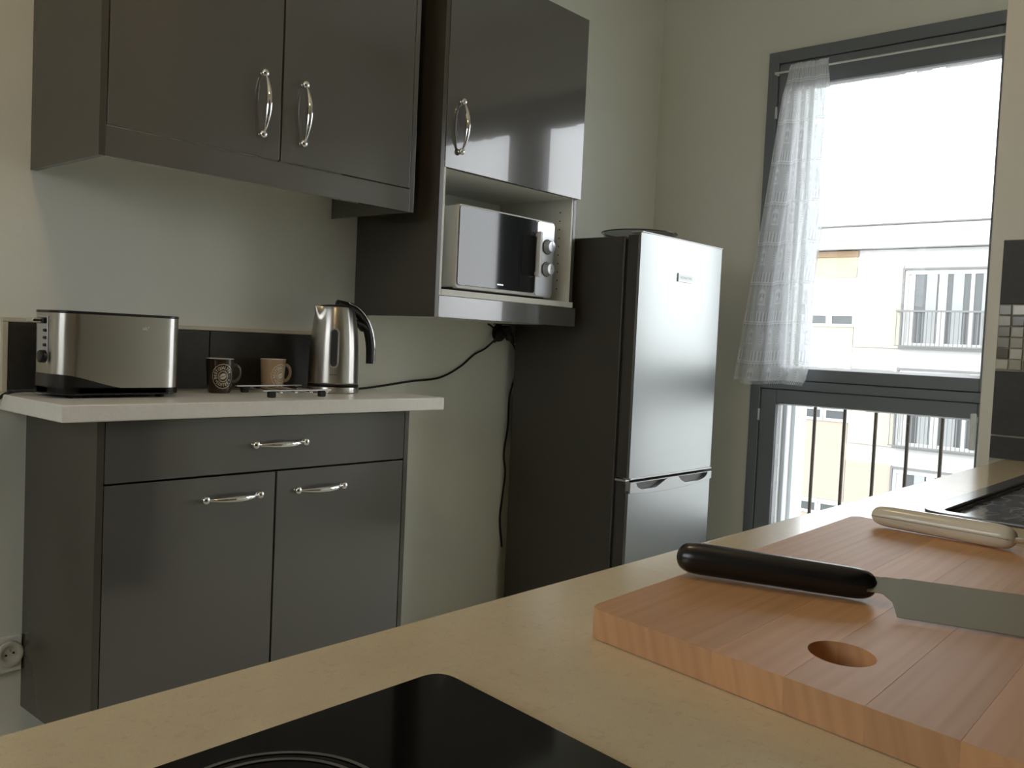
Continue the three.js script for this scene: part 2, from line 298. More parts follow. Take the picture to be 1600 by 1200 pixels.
// ---------------------------------------------------------------- cabinet handles
function handleGeo(vertical) { // bow handle, feet 0.166 apart, standing out along +z
  const L = 0.083, pts = [];
  for (let i = 0; i <= 16; i++) { const t = i / 16 * 2 - 1; pts.push(new THREE.Vector3(t * (L - 0.002), 0, 0.012 + 0.022 * (1 - Math.pow(Math.abs(t), 2.2)))); }
  const c = new THREE.CatmullRomCurve3(pts), w = (t) => 0.0036 + 0.0062 * Math.pow(Math.sin(Math.PI * t), 1.3);
  const gs = [sweep(c, 40, (t) => w(t) * 0.9, (t) => w(t) * 0.9, 16)];
  for (const s of [-1, 1]) {
    const b = new THREE.SphereGeometry(0.0112, 20, 14); b.scale(1, 1, 0.8); b.translate(s * L, 0, 0.011); gs.push(b);
    const f = cyl(0.0062, 0.0085, 0.008, 20); f.rotateX(Math.PI / 2); f.translate(s * L, 0, 0.004); gs.push(f);
  }
  const g = joined(gs); if (vertical) g.rotateZ(Math.PI / 2); return g;
}
const HV = handleGeo(true), HH = handleGeo(false);

// ---------------------------------------------------------------- base cabinet and its worktop
{
  const t = thing('base_cabinet', 'glossy grey base cabinet with one drawer above two doors, under the white worktop', 'cabinet', [0.494, FY, 0.21]);
  const z1 = 0.4322, y1 = 0.8309;
  obj('side_panel', box(-0.012, 0.006, 0, y1, 0.001, z1, 0.001), M.carcass, t);
  obj('side_panel', box(0.982, 1.0, 0, y1, 0.001, z1, 0.001), M.carcass, t);
  obj('carcass', [box(0.006, 0.982, 0.1, 0.118, 0.001, 0.412, 0), box(0.006, 0.982, y1 - 0.018, y1, 0.001, 0.412, 0), box(0.006, 0.982, 0.1, y1, 0.001, 0.008, 0), box(0.006, 0.982, 0.664, 0.676, 0.3, 0.4, 0)], M.dark, t);
  for (const [x, z] of [[0.12, 0.09], [0.88, 0.09], [0.12, 0.34], [0.88, 0.34]]) { const f = lathe([[0, FY], [0.024, FY], [0.024, FY + 0.012], [0.015, FY + 0.02], [0.015, 0.06], [0.022, 0.099], [0, 0.099]], 20); f.translate(x, 0, z); obj('foot', f, M.black, t); }
  const dr = obj('drawer', box(0.0085, 0.9795, 0.6745, 0.828, 0.414, z1, 0.0015), M.gloss, t);
  obj('handle', HH, M.chrome, dr, [0.507, 0.7499, z1]).userData.label = 'chrome bow handle';
  for (const [a, b, hx] of [[0.0085, 0.4965, 0.3595], [0.5025, 0.9795, 0.6524]]) { const d = obj('door', box(a, b, 0.1, 0.6695, 0.414, z1, 0.0015), M.gloss, t); obj('handle', HH, M.chrome, d, [hx, 0.6095, z1]).userData.label = 'chrome bow handle'; }
  const w = obj('worktop', box(-0.1064, 1.133, 0.831, 0.8728, 0.001, 0.4566, 0.004), M.worktop);
  tag(w, 'thick white speckled worktop slab carrying the toaster, mugs and kettle', 'worktop');
}
// ---------------------------------------------------------------- two-door wall cabinet
{
  const x0 = -0.0158, x1 = 1.003, y0 = 1.4711, yp = 1.5436, y1 = 2.46, z1 = 0.4084;
  const t = thing('wall_cabinet', 'wide glossy grey wall cabinet with two doors hanging above the toaster and kettle', 'cabinet', [0.494, y0, 0.2]);
  obj('side_panel', box(x0, x0 + 0.018, y0, y1, 0.001, z1, 0.001), M.carcass, t);
  obj('side_panel', box(x1 - 0.018, x1, y0, y1, 0.001, z1, 0.001), M.gloss, t);
  obj('carcass', [box(x0 + 0.018, x1 - 0.018, yp + 0.003, yp + 0.02, 0.001, 0.385, 0), box(x0 + 0.018, x1 - 0.018, y1 - 0.018, y1, 0.001, 0.385, 0), box(x0 + 0.018, x1 - 0.018, yp + 0.02, y1 - 0.018, 0.001, 0.008, 0)], M.melamine, t);
  obj('pelmet', box(x0 + 0.0185, x1 - 0.0185, y0, yp, 0.39, z1 - 0.0005, 0.001), M.gloss, t);
  for (const [a, b, hx] of [[x0 + 0.0205, 0.4905, 0.4293], [0.4965, x1 - 0.0205, 0.5635]]) { const d = obj('door', box(a, b, yp + 0.0035, y1, 0.39, z1, 0.0015), M.gloss, t); obj('handle', HV, M.chrome, d, [hx, 1.6905, z1]).userData.label = 'chrome bow handle'; }
}
// ---------------------------------------------------------------- microwave cabinet
{
  const x0 = 1.1015, x1 = 1.8705, y0 = 1.1406, ys = 1.2142, yd = 1.6391, y1 = 2.3365, z1 = 0.4221;
  const t = thing('microwave_cabinet', 'tall glossy grey wall cabinet with one door above an open white niche for the microwave', 'cabinet', [(x0 + x1) / 2, y0, 0.2]);
  obj('side_panel', box(x0, x0 + 0.018, y0, y1, 0.001, z1, 0.001), M.carcass, t);
  obj('side_panel', box(x1 - 0.018, x1, y0, y1, 0.001, z1 - 0.0195, 0.001), M.carcass, t);
  const wx0 = x0 + 0.0182, wx1 = x1 - 0.0182;
  obj('niche', [box(wx0, wx0 + 0.011, ys, yd + 0.02, 0.02, z1 - 0.002, 0.0005), box(wx1 - 0.011, wx1, ys, yd + 0.02, 0.02, z1 - 0.021, 0.0005), box(wx0 + 0.011, wx1 - 0.011, yd, yd + 0.018, 0.02, z1 - 0.02, 0), box(wx0 + 0.011, wx1 - 0.011, ys, yd, 0.012, 0.02, 0)], M.melamine, t).userData.label = 'white inner lining of the niche';
  obj('shelf', box(wx0 + 0.011, wx1 - 0.0005, ys, ys + 0.021, 0.02, z1 - 0.001, 0.001), M.melamine, t);
obj('top_panel', box(wx0, wx1, y1 - 0.018, y1, 0.001, z1 - 0.02, 0), M.melamine, t); obj('back_panel', box(wx0, wx1, yd + 0.02, y1 - 0.018, 0.001, 0.008, 0), M.melamine, t); obj('bottom_panel', box(wx0, wx1, y0 + 0.004, y0 + 0.02, 0.001, z1 - 0.02, 0), M.melamine, t);
  obj('fascia', box(wx0 + 0.0005, x1, y0, ys - 0.001, z1 - 0.019, z1 - 0.0005, 0.001), M.gloss, t);
  const d = obj('door', box(x0 + 0.0205, x1, yd, y1, z1 - 0.0185, z1, 0.0015), M.gloss, t);
  obj('handle', HV, M.chrome, d, [1.1885, 1.783, z1]).userData.label = 'chrome bow handle';
  const hole = cyl(0.0028, 0.0028, 0.002, 10); hole.rotateZ(Math.PI / 2);
  for (let k = 0; k < 10; k++) obj('shelf_pin_hole', hole, M.dark, t, [wx1 - 0.0114, 1.59 - 0.0335 * k, 0.345]);
}
// ---------------------------------------------------------------- microwave oven
{
  const x0 = 1.2265, x1 = 1.757, y0 = 1.2455, y1 = 1.5365, zf = 0.392;
  const t = thing('microwave', 'white microwave oven with a mirrored black door and two silver dials inside the open niche', 'microwave', [1.49, 1.2352, 0.2]);
  obj('body', box(x0 + 0.004, x1 - 0.004, y0 + 0.004, y1 - 0.003, 0.06, zf - 0.02, 0.006), M.whitePaint, t);
  const fr = extrude(roundRect(x0, y0, x1, y1, 0.016), 0.016, 0.003); fr.translate(0, 0, zf - 0.022); obj('front_frame', fr, M.whitePaint, t);
  const dg = extrude(roundRect(x0 + 0.006, y0 + 0.012, 1.646, y1 - 0.006, 0.010), 0.004, 0.001); dg.translate(0, 0, zf - 0.0045);
  const door = obj('door', dg, M.blackMirror, t);
  obj('handle_recess', box(1.566, 1.640, y0 + 0.075, 1.472, zf, zf + 0.0015, 0.0005), std({ color: lin(0.004, 0.004, 0.004), roughness: 0.95 }), door);
  obj('handle', [box(1.640, 1.653, 1.318, 1.489, zf + 0.008, zf + 0.026, 0.003), box(1.642, 1.651, 1.325, 1.338, zf, zf + 0.012, 0.001), box(1.642, 1.651, 1.469, 1.482, zf, zf + 0.012, 0.001)], std({ color: lin(0.8, 0.8, 0.8), roughness: 0.3, metalness: 0.1 }), door);
  obj('nameplate', box(1.437, 1.470, 1.2715, 1.2765, zf, zf + 0.001, 0), M.silver, door);
  const cp = extrude(roundRect(1.650, y0 + 0.004, x1 - 0.005, y1 - 0.006, 0.012), 0.005, 0.001); cp.translate(0, 0, zf - 0.005); obj('control_panel', cp, M.silver, t);
  for (const y of [1.4386, 1.3535]) {
    const k = lathe([[0, 0], [0.027, 0], [0.027, 0.006], [0.0225, 0.008], [0.0215, 0.022], [0.0195, 0.0245], [0, 0.0245]], 36); k.rotateX(Math.PI / 2); k.translate(1.7125, y, zf + 0.0012);
    const kb = obj('dial', k, M.silver, t); obj('pointer', box(1.7118, 1.7132, y, y + 0.018, zf + 0.0255, zf + 0.0265, 0), M.dark, kb);
    const rg = new THREE.TorusGeometry(0.0275, 0.0014, 8, 40); rg.translate(1.7125, y, zf + 0.0025); obj('dial_ring', rg, M.dark, kb);
  }
  obj('underside', box(x0 + 0.01, x1 - 0.02, y0 - 0.004, y0 + 0.004, 0.08, zf - 0.025, 0.001), M.dark, t);
  for (const [x, z] of [[1.26, 0.34], [1.72, 0.34], [1.26, 0.1], [1.72, 0.1]]) { const f = cyl(0.013, 0.011, 0.0105, 16); f.translate(x, 1.2405, z); obj('foot', f, M.rubber, t); }
}
// ---------------------------------------------------------------- fridge
{
  const x0 = 1.94, x1 = 2.577, t = thing('fridge', 'tall two-door steel fridge freezer with dark sides beside the microwave cabinet', 'fridge', [2.26, FY, 0.33]);
  obj('body', box(x0, x1, FY + 0.02, 1.5, 0.049, 0.596, 0.006), M.fridgeSide, t);
  obj('seal', [box(x0 + 0.012, x1 - 0.012, FY + 0.06, 1.488, 0.596, 0.608, 0)], M.rubber, t);
  const zf = 0.6693, doors = [['upper_door', 0.5585, 1.503], ['lower_door', FY + 0.05, 0.5455]];
  const bowed = (xa, xb, ya, yb, z0, dz) => { const s = new THREE.Shape(), n = 24; s.moveTo(xa, 0); s.lineTo(xb, 0); for (let i = 0; i <= n; i++) { const q = i / n; s.lineTo(xb + (xa - xb) * q, 0.012 + dz * (1 - Math.pow(2 * q - 1, 4))); } const g = extrude(s, yb - ya); g.rotateX(-Math.PI / 2); g.scale(1, 1, -1); const ix = g.index; if (!ix) { const p = g.attributes.position, n2 = g.attributes.normal, u2 = g.attributes.uv; for (const at of [p, n2, u2]) { const A = at.array, k = at.itemSize; for (let i = 0; i < at.count; i += 3) for (let c = 0; c < k; c++) { const q = A[(i + 1) * k + c]; A[(i + 1) * k + c] = A[(i + 2) * k + c]; A[(i + 2) * k + c] = q; } } } g.translate(0, ya, z0); return boxUV(g); };
  for (const [n, ya, yb] of doors) {
    const d = obj(n, box(x0 + 0.002, x1 - 0.002, ya, yb, 0.607, zf - 0.012, 0.004), M.fridgeSide, t);
    const up = n === 'upper_door';
    obj('steel_panel', bowed(x0 + 0.002, x1 - 0.002, up ? ya + 0.004 : ya, up ? 1.511 : 0.512, zf - 0.014, 0.005), M.fridgeSteel, d).userData.label = 'brushed steel front sheet';
    if (up) {
      obj('top_cap', box(x0 + 0.002, x1 - 0.002, 1.5112, 1.5165, zf - 0.05, zf + 0.003, 0.002), M.plasticGrey, d);
      obj('bottom_lip', box(x0 + 0.002, x1 - 0.002, ya - 0.004, ya + 0.0035, zf - 0.03, zf + 0.005, 0.002), M.plasticGrey, d);
      const tx = canvasTex(256, 128, (c, w, h) => { c.fillStyle = '#b9bcbc'; c.fillRect(0, 0, w, h); c.fillStyle = '#6d7272'; c.font = 'bold 56px sans-serif'; c.textAlign = 'center'; c.fillText('KONCTIC', w / 2, 84, 210); });
      const bg = box(2.212, 2.331, 1.345, 1.379, zf + 0.001, zf + 0.008, 0.001); const b = obj('badge', bg, M.silver, d);
      const pl = new THREE.PlaneGeometry(0.112, 0.028); pl.translate(2.2715, 1.362, zf + 0.0084); obj('badge_face', pl, std({ map: tx, roughness: 0.35, metalness: 0.3 }), b);
    } else {
      // moulded grip strip with two scooped hand holds
      const s = new THREE.Shape(); s.moveTo(x0 + 0.002, 0.503); s.quadraticCurveTo(2.26, 0.478, x1 - 0.002, 0.513); s.lineTo(x1 - 0.002, 0.545); s.lineTo(x0 + 0.002, 0.545);
      const scoop = (a, b, f) => { const h = new THREE.Path(); h.moveTo(a, 0.542); h.bezierCurveTo(a + 0.0 * f, 0.520, a + 0.035, 0.508, (a + b) / 2 - 0.01, 0.508); h.bezierCurveTo((a + b) / 2 + 0.04, 0.508, b - 0.04, 0.5405, b, 0.542); return h; };
      s.holes.push(scoop(1.985, 2.225, 1));
      const h2 = new THREE.Path(); h2.moveTo(2.30, 0.5425); h2.bezierCurveTo(2.33, 0.512, 2.38, 0.506, 2.43, 0.510); h2.bezierCurveTo(2.50, 0.512, 2.535, 0.52, 2.54, 0.5425); s.holes.push(h2);
      const g = extrude(s, 0.024, 0.001); g.translate(0, 0, zf - 0.019); const st = obj('grip_strip', g, M.plasticGrey, d);
      obj('grip_recess', box(x0 + 0.01, x1 - 0.01, 0.500, 0.5445, zf - 0.0185, zf - 0.0165, 0), std({ color: lin(0.22, 0.23, 0.24), roughness: 0.3, metalness: 0.6 }), st);
    }
  }
  obj('hinge', [box(x0 + 0.004, x0 + 0.03, 0.5455, 0.5535, 0.598, 0.65, 0.001)], M.silver, t);
  for (const [x, z] of [[x0 + 0.05, 0.1], [x1 - 0.05, 0.1], [x0 + 0.05, 0.55], [x1 - 0.05, 0.55]]) { const f = cyl(0.018, 0.02, 0.022, 14); f.translate(x, FY + 0.011, z); obj('foot', f, M.rubber, t); }
}
// smoky glass bowl on the fridge
{
  const g = lathe([[0, 0.0], [0.07, 0.001], [0.085, 0.004], [0.115, 0.018], [0.145, 0.042], [0.163, 0.066], [0.168, 0.068], [0.165, 0.070], [0.158, 0.066], [0.141, 0.044], [0.111, 0.021], [0.083, 0.008], [0, 0.006]], 64); g.translate(2.385, 1.5005, 0.36);
  const b = tag(obj('bowl', g, M.bowlGlass), 'smoky glass bowl resting on top of the fridge', 'bowl'); const r = new THREE.TorusGeometry(0.1655, 0.0026, 10, 72); r.rotateX(Math.PI / 2); r.translate(2.385, 1.5700, 0.36); obj('rim', r, phys({ color: lin(0.05, 0.052, 0.06), roughness: 0.1 }), b);
}
// ---------------------------------------------------------------- toaster
{
  const cx = 0.125, cz = 0.188, yb = 0.8728;
  const t = thing('toaster', 'long brushed steel toaster with a black base on the left of the white worktop', 'toaster', [cx, yb, cz]);
  const L = 0.172, W = 0.088, top = 1.0885;
  const outline = (l, w, r, n = 10) => { const p = []; for (const [sx, sz, a0] of [[1, 1, 0], [-1, 1, 1], [-1, -1, 2], [1, -1, 3]]) for (let i = 0; i <= n; i++) { const a = (a0 + i / n) * Math.PI / 2; p.push([sx * (l - r) + r * Math.cos(a), sz * (w - r) + r * Math.sin(a)]); } return p; };
  const wallStrip = (o, yLo, yHi, n) => { const pos = [], uv = [], idx = [], m = o.length; for (let i = 0; i <= m; i++) { const q = o[i % m]; for (let j = 0; j <= n; j++) { const y = yLo(q) + (yHi - yLo(q)) * j / n; pos.push(cx + q[0], y, cz + q[1]); uv.push(i / m, y * 3); } } for (let i = 0; i < m; i++) for (let j = 0; j < n; j++) { const a = i * (n + 1) + j, b = a + n + 1; idx.push(a, a + 1, b, b, a + 1, b + 1); } const g = new THREE.BufferGeometry(); g.setAttribute('position', new THREE.Float32BufferAttribute(pos, 3)); g.setAttribute('uv', new THREE.Float32BufferAttribute(uv, 2)); g.setIndex(idx); g.computeVertexNormals(); return g; };
  const o = outline(L, W, 0.056, 14), dense = []; for (let i = 0; i < o.length; i++) { const a = o[i], b = o[(i + 1) % o.length], d = Math.hypot(a[0] - b[0], a[1] - b[1]), n = Math.max(1, Math.round(d / 0.008)); for (let k = 0; k < n; k++) dense.push([a[0] + (b[0] - a[0]) * k / n, a[1] + (b[1] - a[1]) * k / n]); }
  const sm = (e0, e1, x) => { const q = Math.min(1, Math.max(0, (x - e0) / (e1 - e0))); return q * q * (3 - 2 * q); };
  const lo = (q) => 0.897 + 0.036 * (1 - sm(-L, 0.02, q[0]));
  obj('shell', wallStrip(dense, lo, top, 3), M.steel, t).userData.label = 'brushed steel shell';
  // black base: a solid that sweeps up towards the controls
  const oi = outline(L - 0.0015, W - 0.0015, 0.055, 14), base = [];
  { const s = new THREE.Shape(oi.map((q) => new THREE.Vector2(cx + q[0], cz + q[1]))); base.push(plate(s, yb + 0.008, 0.022, 0.003)); }
  const dl = dense.map((q) => [q[0] * 1.004, q[1] * 1.008]); base.push(wallStrip(dl, () => 0.886, 0.9, 1).clone());
  { const g = wallStrip(dl, () => 0.884, 0.9, 1), p = g.attributes.position; for (let i = 0; i < p.count; i++) if (i % 2) p.setY(i, lo([p.getX(i) - cx, 0]) + 0.001); g.computeVertexNormals(); base.push(g); }
  obj('base', base, M.black, t);
  { const s = new THREE.Shape(outline(L + 0.001, W + 0.001, 0.057, 14).map((q) => new THREE.Vector2(cx + q[0], cz + q[1]))); for (const dz of [-0.03, 0.03]) s.holes.push(roundRect(cx - 0.125, cz + dz - 0.014, cx + 0.125, cz + dz + 0.014, 0.006)); obj('top_plate', plate(s, top, 0.007, 0.002), M.black, t); }
  obj('slot_well', [-0.03, 0.03].map((dz) => box(cx - 0.128, cx + 0.128, 0.95, top - 0.002, cz + dz - 0.016, cz + dz + 0.016, 0)), M.dark, t);
  const xe = cx - L; // controls on the left end
  obj('control_plate', box(xe - 0.0035, xe + 0.004, 0.96, 1.08, cz - 0.03, cz + 0.036, 0.002), M.silver, t);
  obj('lever', [box(xe - 0.034, xe - 0.002, 1.062, 1.074, cz - 0.022, cz + 0.022, 0.004)], M.chrome, t);
  obj('lever_stem', box(xe - 0.012, xe + 0.001, 1.060, 1.076, cz - 0.012, cz + 0.03, 0.003), M.black, t);
  for (const y of [1.043, 1.0245, 1.006]) { const g = new THREE.CapsuleGeometry(0.0042, 0.008, 6, 14); g.rotateX(Math.PI / 2); g.translate(xe - 0.004, y, cz + 0.024); obj('button', g, M.dark, t); }
  { const k = lathe([[0, 0], [0.0165, 0], [0.016, 0.012], [0.014, 0.015], [0, 0.015]], 28); k.rotateZ(Math.PI / 2); k.translate(xe - 0.003, 0.977, cz + 0.022); obj('browning_dial', k, M.black, t); }
  for (const [a, b] of [[-0.12, -0.05], [0.12, -0.05], [-0.12, 0.05], [0.12, 0.05]]) { const f = cyl(0.012, 0.011, 0.0095, 14); f.translate(cx + a, yb + 0.0048, cz + b); obj('foot', f, M.rubber, t); }
  const tx = canvasTex(128, 64, (c, w, h) => { c.clearRect(0, 0, w, h); c.fillStyle = '#fff'; c.font = 'bold 58px sans-serif'; c.fillText('ok', 14, 52); c.beginPath(); c.arc(98, 16, 8, 0, 7); c.fill(); });
  const pl = new THREE.PlaneGeometry(0.026, 0.0135); pl.translate(0.182, 1.058, cz + W + 0.0007); obj('lettering', pl, std({ color: lin(0.95, 0.95, 0.92), alphaMap: canvasTex(128, 64, (c, w, h) => { c.fillStyle = '#000'; c.fillRect(0, 0, w, h); c.fillStyle = '#fff'; c.font = 'bold 58px sans-serif'; c.fillText('ok', 14, 52); c.beginPath(); c.arc(98, 16, 8, 0, 7); c.fill(); }, false), transparent: true, roughness: 0.4 }), t);
}
// ---------------------------------------------------------------- mugs
function sealCanvas(bg, ink) { // the mug wall unrolled; the seal sits in the middle
  return canvasTex(1024, 512, (c, w, h) => {
    c.fillStyle = bg; c.fillRect(0, 0, w, h); c.save(); c.translate(w / 2, h * 0.50); c.scale(1.0, 1.33); c.strokeStyle = c.fillStyle = ink;
    const R = 132; c.lineWidth = 8; c.beginPath(); for (let i = 0; i <= 216; i++) { const a = i / 216 * 2 * Math.PI, r = R + 6 * Math.abs(Math.sin(a * 9)); c[i ? 'lineTo' : 'moveTo'](r * Math.cos(a), r * Math.sin(a)); } c.stroke();
    c.lineWidth = 7; c.beginPath(); c.arc(0, 0, 62, 0, 7); c.stroke(); c.lineWidth = 3; c.beginPath(); c.arc(0, 0, 52, 0, 7); c.stroke();
    c.save(); c.rotate(-0.35); c.beginPath(); c.ellipse(0, 0, 44, 34, 0, 0, 7); c.fill(); c.strokeStyle = bg; c.lineWidth = 5; c.beginPath(); c.moveTo(-42, 4); c.bezierCurveTo(-15, -12, 15, 14, 42, -4); c.stroke(); c.restore();
    c.font = 'bold 50px sans-serif'; c.textAlign = 'center'; c.textBaseline = 'middle';
    const arc = (s, mid, span, flip) => { for (let i = 0; i < s.length; i++) { const a = mid + (s.length > 1 ? (i / (s.length - 1) - 0.5) * span * (flip ? -1 : 1) : 0); c.save(); c.rotate(a); c.translate(0, -97); if (flip) c.rotate(Math.PI); c.fillText(s[i], 0, 0); c.restore(); } };
    arc('BEST', -1.35, 0.85); arc('QUALITY', 0.25, 1.65); arc('COFFEE', Math.PI, 1.45, true);
    for (const a of [-2.15, 2.0]) { c.save(); c.rotate(a); c.translate(0, -97); c.beginPath(); c.arc(0, 0, 9, 0, 7); c.fill(); c.restore(); }
    c.restore();
  });
}
const mugMat = (bg, ink) => phys({ map: sealCanvas(bg, ink), roughness: 0.14 });
const mug = thing('mug', 'dark brown mug with a pale round coffee seal, standing next to the toaster', 'mug', [0.4915, 0.8728, 0.13], 'coffee mugs on the worktop');
{
  const prof = [[0.0305, 0], [0.0325, 0.002], [0.0345, 0.010], [0.0375, 0.04], [0.0405, 0.095], [0.041, 0.1035]];
  const g = lathe(prof, 64), gp = g.attributes.position, guv = g.attributes.uv; for (let i = 0; i < gp.count; i++) guv.setY(i, gp.getY(i) / 0.1035);
  origin.set(mug, [0, 0, 0]);
  const body = obj('body', g, mugMat('#3a3029', '#d2cbb6'), mug);
  obj('rim', lathe([[0.041, 0.1035], [0.0405, 0.1052], [0.039, 0.1045], [0.0365, 0.04], [0.033, 0.008], [0, 0.006]], 64), phys({ color: lin(0.7, 0.67, 0.6), roughness: 0.15 }), mug).userData.label = 'pale rim and inside';
  obj('foot_ring', lathe([[0, 0.001], [0.029, 0.001], [0.0305, 0]], 48), M.rubber, mug);
  const c = new THREE.CatmullRomCurve3([[0.037, 0.080, 0], [0.050, 0.085, 0], [0.063, 0.077, 0], [0.0675, 0.060, 0], [0.062, 0.043, 0], [0.050, 0.034, 0], [0.036, 0.037, 0]].map(V3));
  obj('handle', sweep(c, 40, () => 0.0036, () => 0.0058, 14), phys({ color: lin(0.055, 0.042, 0.032), roughness: 0.14 }), mug);
}
const mugB = mug.clone(); mugB.name = numbered('mug'); scene.add(mugB);
tag(mugB, 'light beige mug with a pale coffee seal between the dark mug and kettle', 'mug', 'coffee mugs on the worktop');
mugB.position.set(0.710, 0.8728, 0.085);
mugB.children.forEach((m) => { if (m.name === 'body') m.material = mugMat('#b49a7c', '#e0d8c8'); if (m.name === 'handle') m.material = phys({ color: lin(0.5, 0.4, 0.28), roughness: 0.16 }); });
// turn: handles point right along the worktop, seals towards the room
const MUG_TURN = [-0.05, 0.0];
[mug, mugB].forEach((m, i) => { m.rotation.y = MUG_TURN[i]; m.children.forEach((q) => { if (q.name === 'body') q.rotation.y = [2.93, 3.28][i]; }); });
// ---------------------------------------------------------------- trivet
{
  const y = 0.8728, t = thing('trivet', 'low aluminium trivet of two rails on black feet in front of the mugs', 'trivet', [0.63, y, 0.24]);
  const rails = [[[0.545, 0.135], [0.80, 0.115]], [[0.500, 0.348], [0.752, 0.335]]];
  for (const [a, b] of rails) { const dx = b[0] - a[0], dz = b[1] - a[1], l = Math.hypot(dx, dz), g = new RoundedBoxGeometry(l, 0.004, 0.013, 2, 0.0012); g.rotateY(-Math.atan2(dz, dx)); g.translate((a[0] + b[0]) / 2, y + 0.0205, (a[1] + b[1]) / 2); obj('rail', g, M.silver, t); }
  const at = (r, q) => [rails[r][0][0] + (rails[r][1][0] - rails[r][0][0]) * q, rails[r][0][1] + (rails[r][1][1] - rails[r][0][1]) * q];
  for (const r of [0, 1]) for (const q of [0.13, 0.87]) { const p = at(r, q); obj('foot', box(p[0] - 0.011, p[0] + 0.011, y, y + 0.0182, p[1] - 0.009, p[1] + 0.009, 0.004), M.rubber, t); }
  for (const q of [0.22, 0.44, 0.66, 0.9]) { const a = at(0, q), b = at(1, q); const c = new THREE.LineCurve3(new THREE.Vector3(a[0], y + 0.0155, a[1]), new THREE.Vector3(b[0], y + 0.0155, b[1] + 0.014)); obj('rod', [new THREE.TubeGeometry(c, 2, 0.0026, 10), new THREE.SphereGeometry(0.0048, 14, 10).translate(b[0], y + 0.0155, b[1] + 0.015)], M.chrome, t); }
}
// ---------------------------------------------------------------- kettle
{
  const x = 0.893, z = 0.165, y = 0.8728, t = thing('kettle', 'brushed steel kettle with a curved black handle at the right of the worktop', 'kettle', [x, y, z]);
  const put = (g) => g.translate(x, y, z);
  obj('power_base', put(lathe([[0, 0.001], [0.083, 0.001], [0.085, 0.004], [0.085, 0.019], [0.083, 0.021], [0, 0.021]], 64)), M.steel, t);
  obj('base_ring', put(lathe([[0, 0.0215], [0.084, 0.0215], [0.084, 0.0265], [0, 0.0265]], 64)), M.black, t);
  const prof = []; for (let i = 0; i <= 28; i++) { const q = i / 28; prof.push([0.0825 - 0.0035 * q - 0.0185 * Math.pow(q, 4.0), 0.027 + 0.257 * q]); }
  const body = lathe([[0, 0.027], ...prof, [0.057, 0.285], [0, 0.286]], 96);
  { // pull the pouring spout out of the upper left side
    const p = body.attributes.position; for (let i = 0; i < p.count; i++) { const a = Math.atan2(p.getZ(i), p.getX(i)) - Math.PI, d = Math.atan2(Math.sin(a), Math.cos(a)), k = Math.exp(-d * d / 0.05) * Math.max(0, (p.getY(i) - 0.222) / 0.063), r = Math.hypot(p.getX(i), p.getZ(i)); if (r > 0.03) { p.setX(i, p.getX(i) - 0.024 * k); } } body.computeVertexNormals();
  }
  obj('body', put(body), M.steel, t).userData.label = 'brushed steel body';
  obj('lid', put(lathe([[0, 0.293], [0.03, 0.292], [0.048, 0.289], [0.055, 0.2855], [0, 0.2855]], 48)), M.black, t);
  // handle: starts on the lid, bows out and ends free at the lower right
  const hp = [[0.006, 0.2955], [0.045, 0.291], [0.085, 0.276], [0.118, 0.248], [0.141, 0.207], [0.152, 0.162], [0.1545, 0.122], [0.1545, 0.098]].map(([a, b]) => new THREE.Vector3(x + a, y + b, z));
  const hc = new THREE.CatmullRomCurve3(hp); obj('handle', sweep(hc, 60, (q) => 0.0115 + 0.0035 * Math.sin(Math.PI * q), (q) => 0.0145, 16), M.black, t);
  const hp2 = hp.slice(1).map((p, i) => p.clone().add(new THREE.Vector3([0.003, 0.007, 0.010, 0.0125, 0.0135, 0.013, 0.012][i], [0.011, 0.0105, 0.009, 0.006, 0.003, 0.001, 0][i], 0.007)));
  obj('handle_inlay', sweep(new THREE.CatmullRomCurve3(hp2), 50, () => 0.0032, () => 0.0055, 10), M.chrome, t).userData.label = 'thin chrome strip';
  obj('handle_bracket', sweep(new THREE.CatmullRomCurve3([[0.060, 0.245], [0.085, 0.238], [0.110, 0.228], [0.125, 0.215]].map(([a, b]) => new THREE.Vector3(x + a, y + b, z))), 20, () => 0.022, () => 0.011, 14), M.black, t);
  obj('back_spine', box(x + 0.069, x + 0.086, y + 0.03, y + 0.235, z - 0.012, z + 0.012, 0.005), M.black, t);
  // water gauge facing the room
  const face = (w0, h0, y0, r, dep, out) => { const g = extrude(roundRect(-w0, y0, w0, y0 + h0, r), dep, 0.0008, 10); g.translate(0, 0, out); g.rotateY(-0.66); return put(g); };
  obj('gauge_frame', face(0.0155, 0.132, 0.083, 0.0155, 0.006, 0.0765), M.silver, t);
  obj('gauge_window', face(0.0108, 0.120, 0.089, 0.0108, 0.004, 0.0795), phys({ color: lin(0.06, 0.06, 0.057), roughness: 0.08 }), t);
  { const tx = canvasTex(128, 32, (c, w, h) => { c.fillStyle = '#000'; c.fillRect(0, 0, w, h); c.fillStyle = '#fff'; for (let k = 0; k < 8; k++) c.fillRect(12 + k * 13, 8 + (k % 3) * 2, 9, 15 - (k % 3) * 2); }, false); const g = new THREE.PlaneGeometry(0.028, 0.006); g.translate(0, 0.062, 0.0834); g.rotateY(-0.66); obj('lettering', put(g), std({ color: lin(0.12, 0.08, 0.05), alphaMap: tx, transparent: true }), t); }
}
